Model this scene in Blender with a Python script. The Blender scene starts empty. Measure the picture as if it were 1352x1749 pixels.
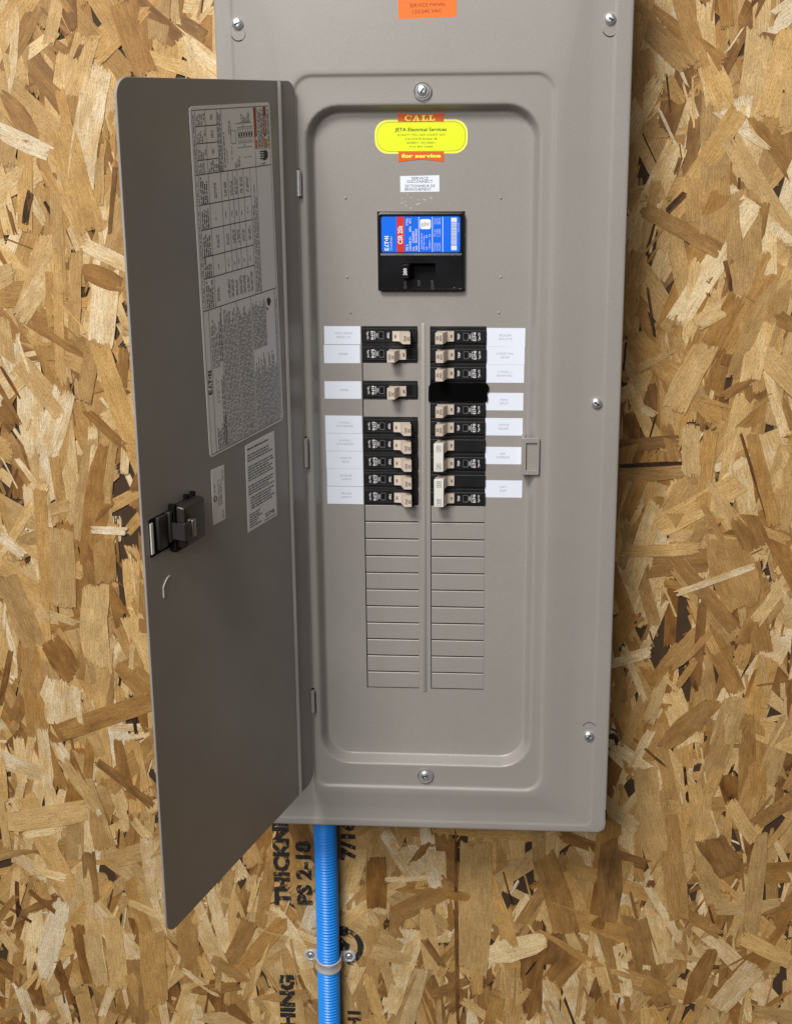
import bpy, math, random
import numpy as np
from mathutils import Vector, Matrix
R = math.radians
MM = 0.001
scene = bpy.context.scene
col = scene.collection

# ------------------------------------------------------------------ camera
cam_d = bpy.data.cameras.new('camera'); cam = bpy.data.objects.new('camera', cam_d); col.objects.link(cam)
scene.camera = cam
F_PX, IW, IH = 2034.37, 1352.0, 1749.0
cam_d.sensor_fit = 'VERTICAL'; cam_d.sensor_height = 24.0; cam_d.sensor_width = 24.0
cam_d.lens = F_PX / IH * 24.0
cam_d.shift_y = -225.0 / IH
cam_d.clip_start = 0.05; cam_d.clip_end = 60
yaw, pitch, roll = 0.0632, -0.2292, 0.0093
Rz = Matrix.Rotation(yaw, 3, 'Z'); Rx = Matrix.Rotation(pitch, 3, 'X'); Ry = Matrix.Rotation(roll, 3, 'Y')
base = Matrix.Rotation(math.pi / 2, 3, 'X')
cam.matrix_world = Matrix.Translation((0.04637, -1.18229, 0.22019)) @ (Rz @ Rx @ Ry @ base).to_4x4()

# ------------------------------------------------------------------ light: ceiling fixture of the shop, upper left, and an added fill behind the viewer
world = bpy.data.worlds.new('World'); scene.world = world; world.use_nodes = True
bgn = world.node_tree.nodes['Background']
bgn.inputs[0].default_value = (1.0, 0.83, 0.64, 1); bgn.inputs[1].default_value = 0.060
def area(name, loc, target, sx, sy, power, colr):
    d = bpy.data.lights.new(name, 'AREA'); d.shape = 'RECTANGLE'; d.size = sx; d.size_y = sy; d.energy = power; d.color = colr
    o = bpy.data.objects.new(name, d); col.objects.link(o); o.location = loc
    o.rotation_euler = (Vector(target) - Vector(loc)).to_track_quat('-Z', 'Y').to_euler()
    return o
area('ceiling_or_fill_light', (-1.05, -2.3, 2.75), (0, 0, -0.45), 1.1, 0.9, 146, (1.0, 0.97, 0.93))
area('ceiling_or_fill_light', (-1.15, -3.7, 1.75), (0, 0, -0.5), 2.4, 1.2, 92, (1.0, 0.97, 0.94))  # unseen fill lamp, added to soften and lift the shadows
scene.view_settings.view_transform = 'Standard'; scene.view_settings.look = 'None'
scene.view_settings.exposure = 0.0; scene.view_settings.gamma = 1.0
scene.cycles.max_bounces = 6

# ------------------------------------------------------------------ materials
def new_mat(name):
    m = bpy.data.materials.new(name); m.use_nodes = True
    nt = m.node_tree; b = nt.nodes['Principled BSDF']
    return m, nt, b
def N(nt, kind, **kw):
    n = nt.nodes.new(kind)
    for k, v in kw.items(): setattr(n, k, v)
    return n
def plain(name, rgb, rough=0.5, metal=0.0, spec=0.5, bump=None, var=None):
    m, nt, b = new_mat(name)
    b.inputs['Base Color'].default_value = (*rgb, 1); b.inputs['Roughness'].default_value = rough
    b.inputs['Metallic'].default_value = metal; b.inputs['Specular IOR Level'].default_value = spec
    tc = N(nt, 'ShaderNodeTexCoord')
    if var:
        sc, amt = var
        n = N(nt, 'ShaderNodeTexNoise'); n.inputs['Scale'].default_value = sc; n.inputs['Detail'].default_value = 4
        nt.links.new(tc.outputs['Object'], n.inputs['Vector'])
        mr = N(nt, 'ShaderNodeMapRange'); mr.inputs[3].default_value = 1 - amt; mr.inputs[4].default_value = 1 + amt
        nt.links.new(n.outputs['Fac'], mr.inputs[0])
        mx = N(nt, 'ShaderNodeMix', data_type='RGBA', blend_type='MULTIPLY'); mx.inputs[0].default_value = 1
        mx.inputs[6].default_value = (*rgb, 1); nt.links.new(mr.outputs[0], mx.inputs[7])
        nt.links.new(mx.outputs[2], b.inputs['Base Color'])
        mr2 = N(nt, 'ShaderNodeMapRange'); mr2.inputs[3].default_value = max(0.02, rough - 0.1); mr2.inputs[4].default_value = min(1, rough + 0.1)
        nt.links.new(n.outputs['Fac'], mr2.inputs[0]); nt.links.new(mr2.outputs[0], b.inputs['Roughness'])
    if bump:
        sc, st, dist = bump
        n = N(nt, 'ShaderNodeTexNoise'); n.inputs['Scale'].default_value = sc; n.inputs['Detail'].default_value = 2
        nt.links.new(tc.outputs['Object'], n.inputs['Vector'])
        bp = N(nt, 'ShaderNodeBump'); bp.inputs['Strength'].default_value = st; bp.inputs['Distance'].default_value = dist
        nt.links.new(n.outputs['Fac'], bp.inputs['Height']); nt.links.new(bp.outputs[0], b.inputs['Normal'])
    return m

M = {}
def paint_mat():
    m, nt, b = new_mat('grey_enamel'); L = nt.links.new
    tc = N(nt, 'ShaderNodeTexCoord')
    def noise(sc, det, rough=.5):
        n = N(nt, 'ShaderNodeTexNoise'); n.inputs['Scale'].default_value = sc; n.inputs['Detail'].default_value = det; n.inputs['Roughness'].default_value = rough
        L(tc.outputs['Object'], n.inputs['Vector']); return n
    smudge = noise(9, 5, .6); fine = noise(620, 3, .6); peel = noise(950, 2); warp = noise(5.5, 1)
    def mrange(src, a, b_, lo, hi):
        r = N(nt, 'ShaderNodeMapRange'); r.inputs[1].default_value = a; r.inputs[2].default_value = b_; r.inputs[3].default_value = lo; r.inputs[4].default_value = hi
        L(src, r.inputs[0]); return r.outputs[0]
    def mul(c, f):
        x = N(nt, 'ShaderNodeMix', data_type='RGBA', blend_type='MULTIPLY'); x.inputs[0].default_value = 1
        if isinstance(c, tuple): x.inputs[6].default_value = c
        else: L(c, x.inputs[6])
        L(f, x.inputs[7]); return x.outputs[2]
    c = mul((0.302, 0.283, 0.267, 1), mrange(smudge.outputs['Fac'], .3, .7, .955, 1.045)); c = mul(c, mrange(fine.outputs['Fac'], .3, .7, .95, 1.05))
    L(c, b.inputs['Base Color']); L(mrange(smudge.outputs['Fac'], .3, .7, .42, .29), b.inputs['Roughness'])
    h = N(nt, 'ShaderNodeBump'); h.inputs['Strength'].default_value = .22; h.inputs['Distance'].default_value = .0004; L(peel.outputs['Fac'], h.inputs['Height'])
    h2 = N(nt, 'ShaderNodeBump'); h2.inputs['Strength'].default_value = .2; h2.inputs['Distance'].default_value = .006; L(warp.outputs['Fac'], h2.inputs['Height']); L(h.outputs[0], h2.inputs['Normal'])
    L(h2.outputs[0], b.inputs['Normal'])
    return m
M['paint'] = paint_mat()
M['paint_edge'] = M['paint']
M['black'] = plain('black_phenolic', (0.010, 0.010, 0.012), 0.38, bump=(700, 0.15, 0.0004), var=(60, 0.3))
M['blackgloss'] = plain('black_moulded_case', (0.008, 0.008, 0.010), 0.26, var=(40, 0.35), bump=(500, 0.06, 0.0004))
M['blot'] = plain('matte_black_blot', (0.002, 0.002, 0.002), 0.9, spec=0.04)
M['dark'] = plain('dark_interior', (0.004, 0.004, 0.004), 0.8, spec=0.2)
M['tan'] = plain('tan_handle_plastic', (0.60, 0.505, 0.425), 0.42, var=(90, 0.06))
M['tie'] = plain('pale_grey_handle_tie', (0.74, 0.73, 0.69), 0.42, var=(80, 0.05))
M['label'] = plain('white_label_tape', (0.78, 0.83, 0.95), 0.42, var=(30, 0.015))
M['label_ink'] = plain('faint_label_ink', (0.36, 0.38, 0.43), 0.6)
M['paper'] = plain('white_label_stock', (0.90, 0.89, 0.90), 0.5, var=(25, 0.02))
M['white_ink'] = plain('white_print', (0.75, 0.75, 0.77), 0.5)
M['grey_ink'] = plain('grey_moulded_print', (0.10, 0.10, 0.11), 0.5)
M['edge_glint'] = plain('painted_edge_glint', (0.055, 0.055, 0.062), 0.3, var=(90, 0.7))
M['ink'] = plain('black_print', (0.02, 0.02, 0.022), 0.55)
M['ink_soft'] = plain('fine_black_print', (0.10, 0.10, 0.105), 0.6)
M['green_ink'] = plain('dark_olive_print', (0.10, 0.12, 0.01), 0.6)
M['blue'] = plain('blue_label', (0.0, 0.145, 0.86), 0.4)
M['red'] = plain('red_stripe', (0.62, 0.035, 0.03), 0.4)
M['danger_red'] = plain('danger_red', (0.36, 0.03, 0.02), 0.5)
M['danger_orange'] = plain('warning_orange', (0.62, 0.20, 0.02), 0.5)
M['yellow'] = plain('fluorescent_yellow', (0.78, 0.92, 0.015), 0.45)
M['yellow_pale'] = plain('pale_yellow_border', (0.90, 0.90, 0.12), 0.45)
M['orange_red'] = plain('orange_red_banner', (0.70, 0.115, 0.012), 0.45)
M['orange'] = plain('orange_label_tape', (0.85, 0.17, 0.015), 0.45)
M['orange_ink'] = plain('brown_print', (0.16, 0.05, 0.015), 0.6)
M['zinc'] = plain('zinc_plated_steel', (0.84, 0.88, 0.92), 0.36, metal=0.88, var=(300, 0.15))
M['zinc_dull'] = plain('galvanised_steel', (0.74, 0.77, 0.81), 0.38, metal=0.5, var=(120, 0.2))
M['latch_metal'] = plain('dull_spring_steel', (0.30, 0.29, 0.25), 0.45, metal=1.0)
M['latch_plastic'] = plain('dark_brown_plastic', (0.024, 0.018, 0.015), 0.36, bump=(300, 0.1, 0.0004))
M['latch_grey'] = plain('grey_brown_plastic', (0.028, 0.024, 0.022), 0.42)
M['conduit'] = plain('blue_pvc', (0.018, 0.30, 0.95), 0.36, spec=0.5, var=(20, 0.05))
M['residue'] = plain('adhesive_residue', (0.75, 0.74, 0.73), 0.3)

# stencil ink: breaks up where the wood was rough
def ink_mat():
    m, nt, b = new_mat('sprayed_black_ink')
    b.inputs['Base Color'].default_value = (0.016, 0.015, 0.014, 1); b.inputs['Roughness'].default_value = 0.8
    tc = N(nt, 'ShaderNodeTexCoord'); n = N(nt, 'ShaderNodeTexNoise'); n.inputs['Scale'].default_value = 170; n.inputs['Detail'].default_value = 5
    n.inputs['Roughness'].default_value = 0.65
    nt.links.new(tc.outputs['Object'], n.inputs['Vector'])
    mr = N(nt, 'ShaderNodeMapRange'); mr.inputs[1].default_value = 0.38; mr.inputs[2].default_value = 0.47
    nt.links.new(n.outputs['Fac'], mr.inputs[0]); nt.links.new(mr.outputs[0], b.inputs['Alpha'])
    return m
M['stencil'] = ink_mat()

def strand_mat():
    m, nt, b = new_mat('pressed_wood_strands')
    L = nt.links.new
    tone = N(nt, 'ShaderNodeAttribute', attribute_name='tone'); tint = N(nt, 'ShaderNodeAttribute', attribute_name='tint')
    uv = N(nt, 'ShaderNodeUVMap', uv_map='grain')
    def noise(sx, sy, detail, rough=0.6):
        mp = N(nt, 'ShaderNodeMapping'); mp.inputs['Scale'].default_value = (sx, sy, 1); L(uv.outputs[0], mp.inputs[0])
        n = N(nt, 'ShaderNodeTexNoise'); n.inputs['Scale'].default_value = 1; n.inputs['Detail'].default_value = detail; n.inputs['Roughness'].default_value = rough
        L(mp.outputs[0], n.inputs['Vector']); return n
    ramp = N(nt, 'ShaderNodeValToRGB'); cr = ramp.color_ramp
    stops = [(-0.0, (0.030, 0.014, 0.007)), (0.03, (0.11, 0.046, 0.014)), (0.10, (0.20, 0.092, 0.024)), (0.30, (0.37, 0.200, 0.058)), (0.62, (0.555, 0.355, 0.132)), (0.86, (0.69, 0.485, 0.215)), (1.0, (0.84, 0.70, 0.44))]
    cr.elements[0].position = 0.0; cr.elements[0].color = (*stops[0][1], 1); cr.elements[1].position = 1; cr.elements[1].color = (*stops[-1][1], 1)
    for p, c in stops[1:-1]:
        e = cr.elements.new(p); e.color = (*c, 1)
    # board-wide mottling moves the tone of a strand a little along its length
    mott = noise(28, 70, 3)
    mm_ = N(nt, 'ShaderNodeMapRange'); mm_.inputs[1].default_value = 0.25; mm_.inputs[2].default_value = 0.75; mm_.inputs[3].default_value = -0.13; mm_.inputs[4].default_value = 0.13
    L(mott.outputs['Fac'], mm_.inputs[0])
    ad = N(nt, 'ShaderNodeMath', operation='ADD'); L(tone.outputs['Fac'], ad.inputs[0]); L(mm_.outputs[0], ad.inputs[1])
    L(ad.outputs[0], ramp.inputs[0])
    # reddish / greyish tint
    tr = N(nt, 'ShaderNodeValToRGB'); tr.color_ramp.elements[0].color = (1.06, 0.97, 0.84, 1); tr.color_ramp.elements[1].color = (0.97, 1.0, 1.16, 1)
    L(tint.outputs['Fac'], tr.inputs[0])
    m1 = N(nt, 'ShaderNodeMix', data_type='RGBA', blend_type='MULTIPLY'); m1.inputs[0].default_value = 1
    L(ramp.outputs[0], m1.inputs[6]); L(tr.outputs[0], m1.inputs[7])
    # grain streaks
    g = noise(45, 1100, 4, 0.62)
    gm = N(nt, 'ShaderNodeMapRange'); gm.inputs[1].default_value = 0.28; gm.inputs[2].default_value = 0.68; gm.inputs[3].default_value = 0.56; gm.inputs[4].default_value = 1.18
    L(g.outputs['Fac'], gm.inputs[0])
    m2 = N(nt, 'ShaderNodeMix', data_type='RGBA', blend_type='MULTIPLY'); m2.inputs[0].default_value = 1
    L(m1.outputs[2], m2.inputs[6]); L(gm.outputs[0], m2.inputs[7])
    # dark flecks (bark, resin)
    f = noise(330, 800, 5, 0.8)
    fm = N(nt, 'ShaderNodeMapRange'); fm.inputs[1].default_value = 0.49; fm.inputs[2].default_value = 0.70; fm.inputs[3].default_value = 0.0; fm.inputs[4].default_value = 0.88
    L(f.outputs['Fac'], fm.inputs[0])
    m3 = N(nt, 'ShaderNodeMix', data_type='RGBA'); L(fm.outputs[0], m3.inputs[0]); L(m2.outputs[2], m3.inputs[6]); m3.inputs[7].default_value = (0.13, 0.065, 0.026, 1)
    # stains and press marks that run across strands
    tc = N(nt, 'ShaderNodeTexCoord')
    sn = N(nt, 'ShaderNodeTexNoise'); sn.inputs['Scale'].default_value = 55; sn.inputs['Detail'].default_value = 6; sn.inputs['Roughness'].default_value = 0.65
    L(tc.outputs['Object'], sn.inputs['Vector'])
    sm_ = N(nt, 'ShaderNodeMapRange'); sm_.inputs[1].default_value = 0.32; sm_.inputs[2].default_value = 0.66; sm_.inputs[3].default_value = 0.86; sm_.inputs[4].default_value = 1.08
    L(sn.outputs['Fac'], sm_.inputs[0])
    m4 = N(nt, 'ShaderNodeMix', data_type='RGBA', blend_type='MULTIPLY'); m4.inputs[0].default_value = 1
    L(m3.outputs[2], m4.inputs[6]); L(sm_.outputs[0], m4.inputs[7])
    L(m4.outputs[2], b.inputs['Base Color'])
    # torn, fibrous outline
    rel = N(nt, 'ShaderNodeUVMap', uv_map='rel'); sp = N(nt, 'ShaderNodeSeparateXYZ'); L(rel.outputs[0], sp.inputs[0])
    tear = noise(90, 420, 4, 0.7)
    th = N(nt, 'ShaderNodeMapRange'); th.inputs[1].default_value = 0.30; th.inputs[2].default_value = 0.70; th.inputs[3].default_value = -5.0; th.inputs[4].default_value = 5.0
    L(tear.outputs['Fac'], th.inputs[0])
    th2 = N(nt, 'ShaderNodeMath', operation='MULTIPLY'); th2.inputs[1].default_value = 0.16; L(th.outputs[0], th2.inputs[0])
    c1 = N(nt, 'ShaderNodeMath', operation='GREATER_THAN'); L(sp.outputs['Y'], c1.inputs[0]); L(th.outputs[0], c1.inputs[1])
    c2 = N(nt, 'ShaderNodeMath', operation='GREATER_THAN'); L(sp.outputs['X'], c2.inputs[0]); L(th2.outputs[0], c2.inputs[1])
    c3 = N(nt, 'ShaderNodeMath', operation='MULTIPLY'); L(c1.outputs[0], c3.inputs[0]); L(c2.outputs[0], c3.inputs[1])
    L(c3.outputs[0], b.inputs['Alpha'])
    b.inputs['Roughness'].default_value = 0.55; b.inputs['Specular IOR Level'].default_value = 0.35
    h = N(nt, 'ShaderNodeMath', operation='ADD'); L(g.outputs['Fac'], h.inputs[0]); L(f.outputs['Fac'], h.inputs[1])
    bp = N(nt, 'ShaderNodeBump'); bp.inputs['Strength'].default_value = 0.35; bp.inputs['Distance'].default_value = 0.0006
    L(h.outputs[0], bp.inputs['Height']); L(bp.outputs[0], b.inputs['Normal'])
    return m
M['strand'] = strand_mat()
M['board'] = plain('board_core', (0.05, 0.026, 0.010), 0.8, var=(60, 0.4))

# ------------------------------------------------------------------ mesh helpers (all in millimetres)
class MB:
    def __init__(s): s.v = []; s.f = []; s.m = []; s.mats = []
    def mi(s, key):
        if key not in s.mats: s.mats.append(key)
        return s.mats.index(key)
    def add(s, verts, faces, mat):
        o = len(s.v); s.v += [tuple(p) for p in verts]; k = s.mi(mat)
        for f in faces: s.f.append(tuple(o + i for i in f)); s.m.append(k)
    def box(s, x0, x1, y0, y1, z0, z1, mat, ch=0.0):
        if ch <= 0:
            v = [(x, y, z) for z in (z0, z1) for y in (y0, y1) for x in (x0, x1)]
            s.add(v, [(0, 1, 5, 4), (2, 6, 7, 3), (0, 4, 6, 2), (1, 3, 7, 5), (4, 5, 7, 6), (0, 2, 3, 1)], mat)
        else:  # front (y0) edges chamfered
            s.loft([rr(x0, x1, z0, z1, ch, y1, 2), rr(x0, x1, z0, z1, ch, y0 + ch, 2), rr(x0 + ch * .3, x1 - ch * .3, z0 + ch * .3, z1 - ch * .3, ch, y0 + ch * .3, 2), rr(x0 + ch, x1 - ch, z0 + ch, z1 - ch, ch * .6, y0, 2)], mat, cap=True)
    def loft(s, rings, mat, cap=False, closed=True):
        n = len(rings[0]); v = [p for r in rings for p in r]; f = []
        for i in range(len(rings) - 1):
            for j in range(n if closed else n - 1):
                a = i * n + j; b = i * n + (j + 1) % n
                f.append((a, b, b + n, a + n))
        if cap: f.append(tuple((len(rings) - 1) * n + j for j in range(n)))
        s.add(v, f, mat)
    def flat(s, pts, y, mat):            # CCW in (x,z) faces the viewer (-y)
        s.add([(p[0], y, p[1]) for p in pts], [tuple(range(len(pts)))], mat)
    def rect(s, x0, x1, z0, z1, y, mat): s.flat([(x0, z0), (x1, z0), (x1, z1), (x0, z1)], y, mat)
    def prism(s, pts, y0, y1, mat):      # outline in (x,z), front at y0, back at y1
        n = len(pts); v = [(p[0], y0, p[1]) for p in pts] + [(p[0], y1, p[1]) for p in pts]
        f = [tuple(range(n))] + [(j, j + n, (j + 1) % n + n, (j + 1) % n) for j in range(n)]
        s.add(v, f, mat)
    def extrude_z(s, prof, z0, z1, mat): # profile in (x,y)
        n = len(prof); v = [(p[0], p[1], z0) for p in prof] + [(p[0], p[1], z1) for p in prof]
        a = sum(prof[i][0] * prof[(i + 1) % n][1] - prof[(i + 1) % n][0] * prof[i][1] for i in range(n))
        fs = [(j, (j + 1) % n, (j + 1) % n + n, j + n) for j in range(n)] + [tuple(range(n))[::-1], tuple(range(n, 2 * n))]
        if a < 0: fs = [f[::-1] for f in fs]
        s.add(v, fs, mat)
    def lathe_y(s, prof, cx, cz, mat, n=20, cap=True):   # prof: (r, y) from back to front
        rings = [[(cx + r * math.cos(t), y, cz + r * math.sin(t)) for t in [2 * math.pi * k / n for k in range(n)]] for r, y in prof]
        s.loft(rings, mat, cap=cap)
    def text(s, body, x, z, h, y, mat, rot=0, bold=0.0, align='CENTER', xs=1.0, width=None):
        vs, fs, w = glyphs(body, bold, align)
        k = h / 0.73
        sx = k * xs
        if width and w > 0: sx = width / w
        c, sn = math.cos(R(rot)), math.sin(R(rot))
        V = [(x + c * p[0] * sx - sn * p[1] * k, y, z + sn * p[0] * sx + c * p[1] * k) for p in vs]
        s.add(V, fs, mat)
    def build(s, name, parent=None, origin=(0, 0, 0), smooth=35):
        me = bpy.data.meshes.new(name)
        ox, oy, oz = origin
        me.from_pydata([((p[0] - ox) * MM, (p[1] - oy) * MM, (p[2] - oz) * MM) for p in s.v], [], s.f)
        for k in s.mats: me.materials.append(M[k])
        me.polygons.foreach_set('material_index', s.m)
        if smooth:
            me.polygons.foreach_set('use_smooth', [True] * len(me.polygons)); me.set_sharp_from_angle(angle=R(smooth))
        me.update()
        o = bpy.data.objects.new(name, me); col.objects.link(o); o.parent = parent
        if parent is None: o.location = (ox * MM, oy * MM, oz * MM)
        return o
def rr(x0, x1, z0, z1, r, y, n=6):
    r = max(0.001, min(r, (x1 - x0) / 2 - 1e-3, (z1 - z0) / 2 - 1e-3)); out = []
    for cx, cz, a0 in ((x0 + r, z0 + r, 180), (x1 - r, z0 + r, 270), (x1 - r, z1 - r, 0), (x0 + r, z1 - r, 90)):
        for k in range(n + 1):
            a = R(a0 + 90 * k / n); out.append((cx + r * math.cos(a), y, cz + r * math.sin(a)))
    return out
def rr2(x0, x1, z0, z1, r, n=6): return [(p[0], p[2]) for p in rr(x0, x1, z0, z1, r, 0, n)]
def disc(cx, cz, r, n=14, a0=0, a1=360): return [(cx + r * math.cos(R(a0 + (a1 - a0) * k / n)), cz + r * math.sin(R(a0 + (a1 - a0) * k / n))) for k in range(n)]
_gc = {}
def glyphs(body, bold, align):
    key = (body, bold, align)
    if key not in _gc:
        c = bpy.data.curves.new('t', 'FONT'); c.body = body; c.align_x = align; c.align_y = 'CENTER'; c.resolution_u = 2
        c.offset = bold; c.dimensions = '2D'; c.fill_mode = 'FRONT'; c.space_line = 0.9
        o = bpy.data.objects.new('t', c)
        me = bpy.data.meshes.new_from_object(o)
        vs = [(v.co.x, v.co.y) for v in me.vertices]; fs = []
        for p in me.polygons:
            q = list(p.vertices)
            a = sum(vs[q[i]][0] * vs[q[(i + 1) % len(q)]][1] - vs[q[(i + 1) % len(q)]][0] * vs[q[i]][1] for i in range(len(q)))
            fs.append(tuple(q if a > 0 else q[::-1]))
        xs = [v[0] for v in vs] or [0]
        _gc[key] = (vs, fs, max(xs) - min(xs))
        bpy.data.objects.remove(o); bpy.data.meshes.remove(me); bpy.data.curves.remove(c)
    return _gc[key]
def empty(name, loc=(0, 0, 0)):
    o = bpy.data.objects.new(name, None); col.objects.link(o); o.location = [c * MM for c in loc]; o.empty_display_size = 0.02
    return o
def tag(o, label=None, cat=None, group=None, kind=None):
    if label: o['label'] = label
    if cat: o['category'] = cat
    if group: o['group'] = group
    if kind: o['kind'] = kind
    return o
def ring_tube(mb, cx, cz, y, r, t, mat, a0=0, a1=360, n=28, k=6):
    rings = []
    for i in range(n + 1):
        a = R(a0 + (a1 - a0) * i / n); ring = []
        for j in range(k):
            b = 2 * math.pi * j / k; q = r + t * math.cos(b)
            ring.append((cx + q * math.cos(a), y + t * math.sin(b), cz + q * math.sin(a)))
        rings.append(ring)
    mb.loft(rings, mat)
# block lettering of the maker's mark, unit height, drawn without overlaps
def eaton(mb, x, z, h, y, mat, rot=0, sx=1.0):
    polys = []
    def rc(a, b, c, d): polys.append([(a, c), (b, c), (b, d), (a, d)])
    rc(0, .25, 0, 1); rc(.25, .78, .78, 1); rc(.25, .68, .40, .60); rc(.25, .78, 0, .22)
    o = .92; polys.append([(o, 0), (o + .26, 0), (o + .62, 1), (o + .36, 1)]); rc(o + .46, o + .70, 0, .30)
    o = 1.66; rc(o, o + .82, .78, 1); rc(o + .29, o + .55, 0, .78)
    o = 2.52; polys.append(disc(o + .22, .5, .22, 10))
    o = 3.06; rc(o, o + .24, 0, 1); rc(o + .60, o + .84, 0, 1); polys.append([(o + .24, .66), (o + .60, 0), (o + .60, .36), (o + .24, 1)])
    c, s_ = math.cos(R(rot)), math.sin(R(rot))
    for p in polys:
        q = [((a - 1.95) * h * sx, (b - .5) * h) for a, b in p]
        mb.flat([(x + c * a - s_ * b, z + s_ * a + c * b) for a, b in q], y, mat)
# unreadable small print: rows of broken dashes, running along +z (read bottom to top) or along x
def small_print(mb, mapf, a0, a1, b0, b1, pitch, rng, mat, y, fill=0.8, hgt=0.55, short=0.0):
    """lines at a = a0, a0+pitch..; each line runs from b1 (start) towards b0 (end)"""
    a = a0 + pitch * 0.5
    while a < a1:
        end = b0 + (b1 - b0) * (short * rng.random() if short else 0.02)
        b = b1
        while b > end + 1.0:
            wl = rng.uniform(1.6, 6.5); stop = max(end, b - wl)
            while b > stop + 0.3:
                l = rng.uniform(0.55, 1.25); hh = pitch * hgt * 0.85 * rng.uniform(0.65, 1.05)
                if rng.random() < fill + 0.12:
                    q = [mapf(a - hh / 2, b), mapf(a + hh / 2, b), mapf(a + hh / 2, b - l), mapf(a - hh / 2, b - l)]
                    ar = sum(q[i][0] * q[(i + 1) % 4][1] - q[(i + 1) % 4][0] * q[i][1] for i in range(4))
                    mb.flat(q if ar > 0 else q[::-1], y, mat)
                b -= l + 0.16
            b -= rng.uniform(0.6, 1.3)
        a += pitch

# ================================================================== THE SETTING: oriented strand board wall
YW = 85.0
wx0, wx1, wz0, wz1 = -860.0, 760.0, -1380.0, 520.0
mb = MB(); mb.box(wx0, wx1, YW, YW + 11, wz0, wz1, 'board')
wall = mb.build('wall', smooth=0); tag(wall, 'tan oriented strand board wall of pressed wood flakes', kind='structure')

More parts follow.
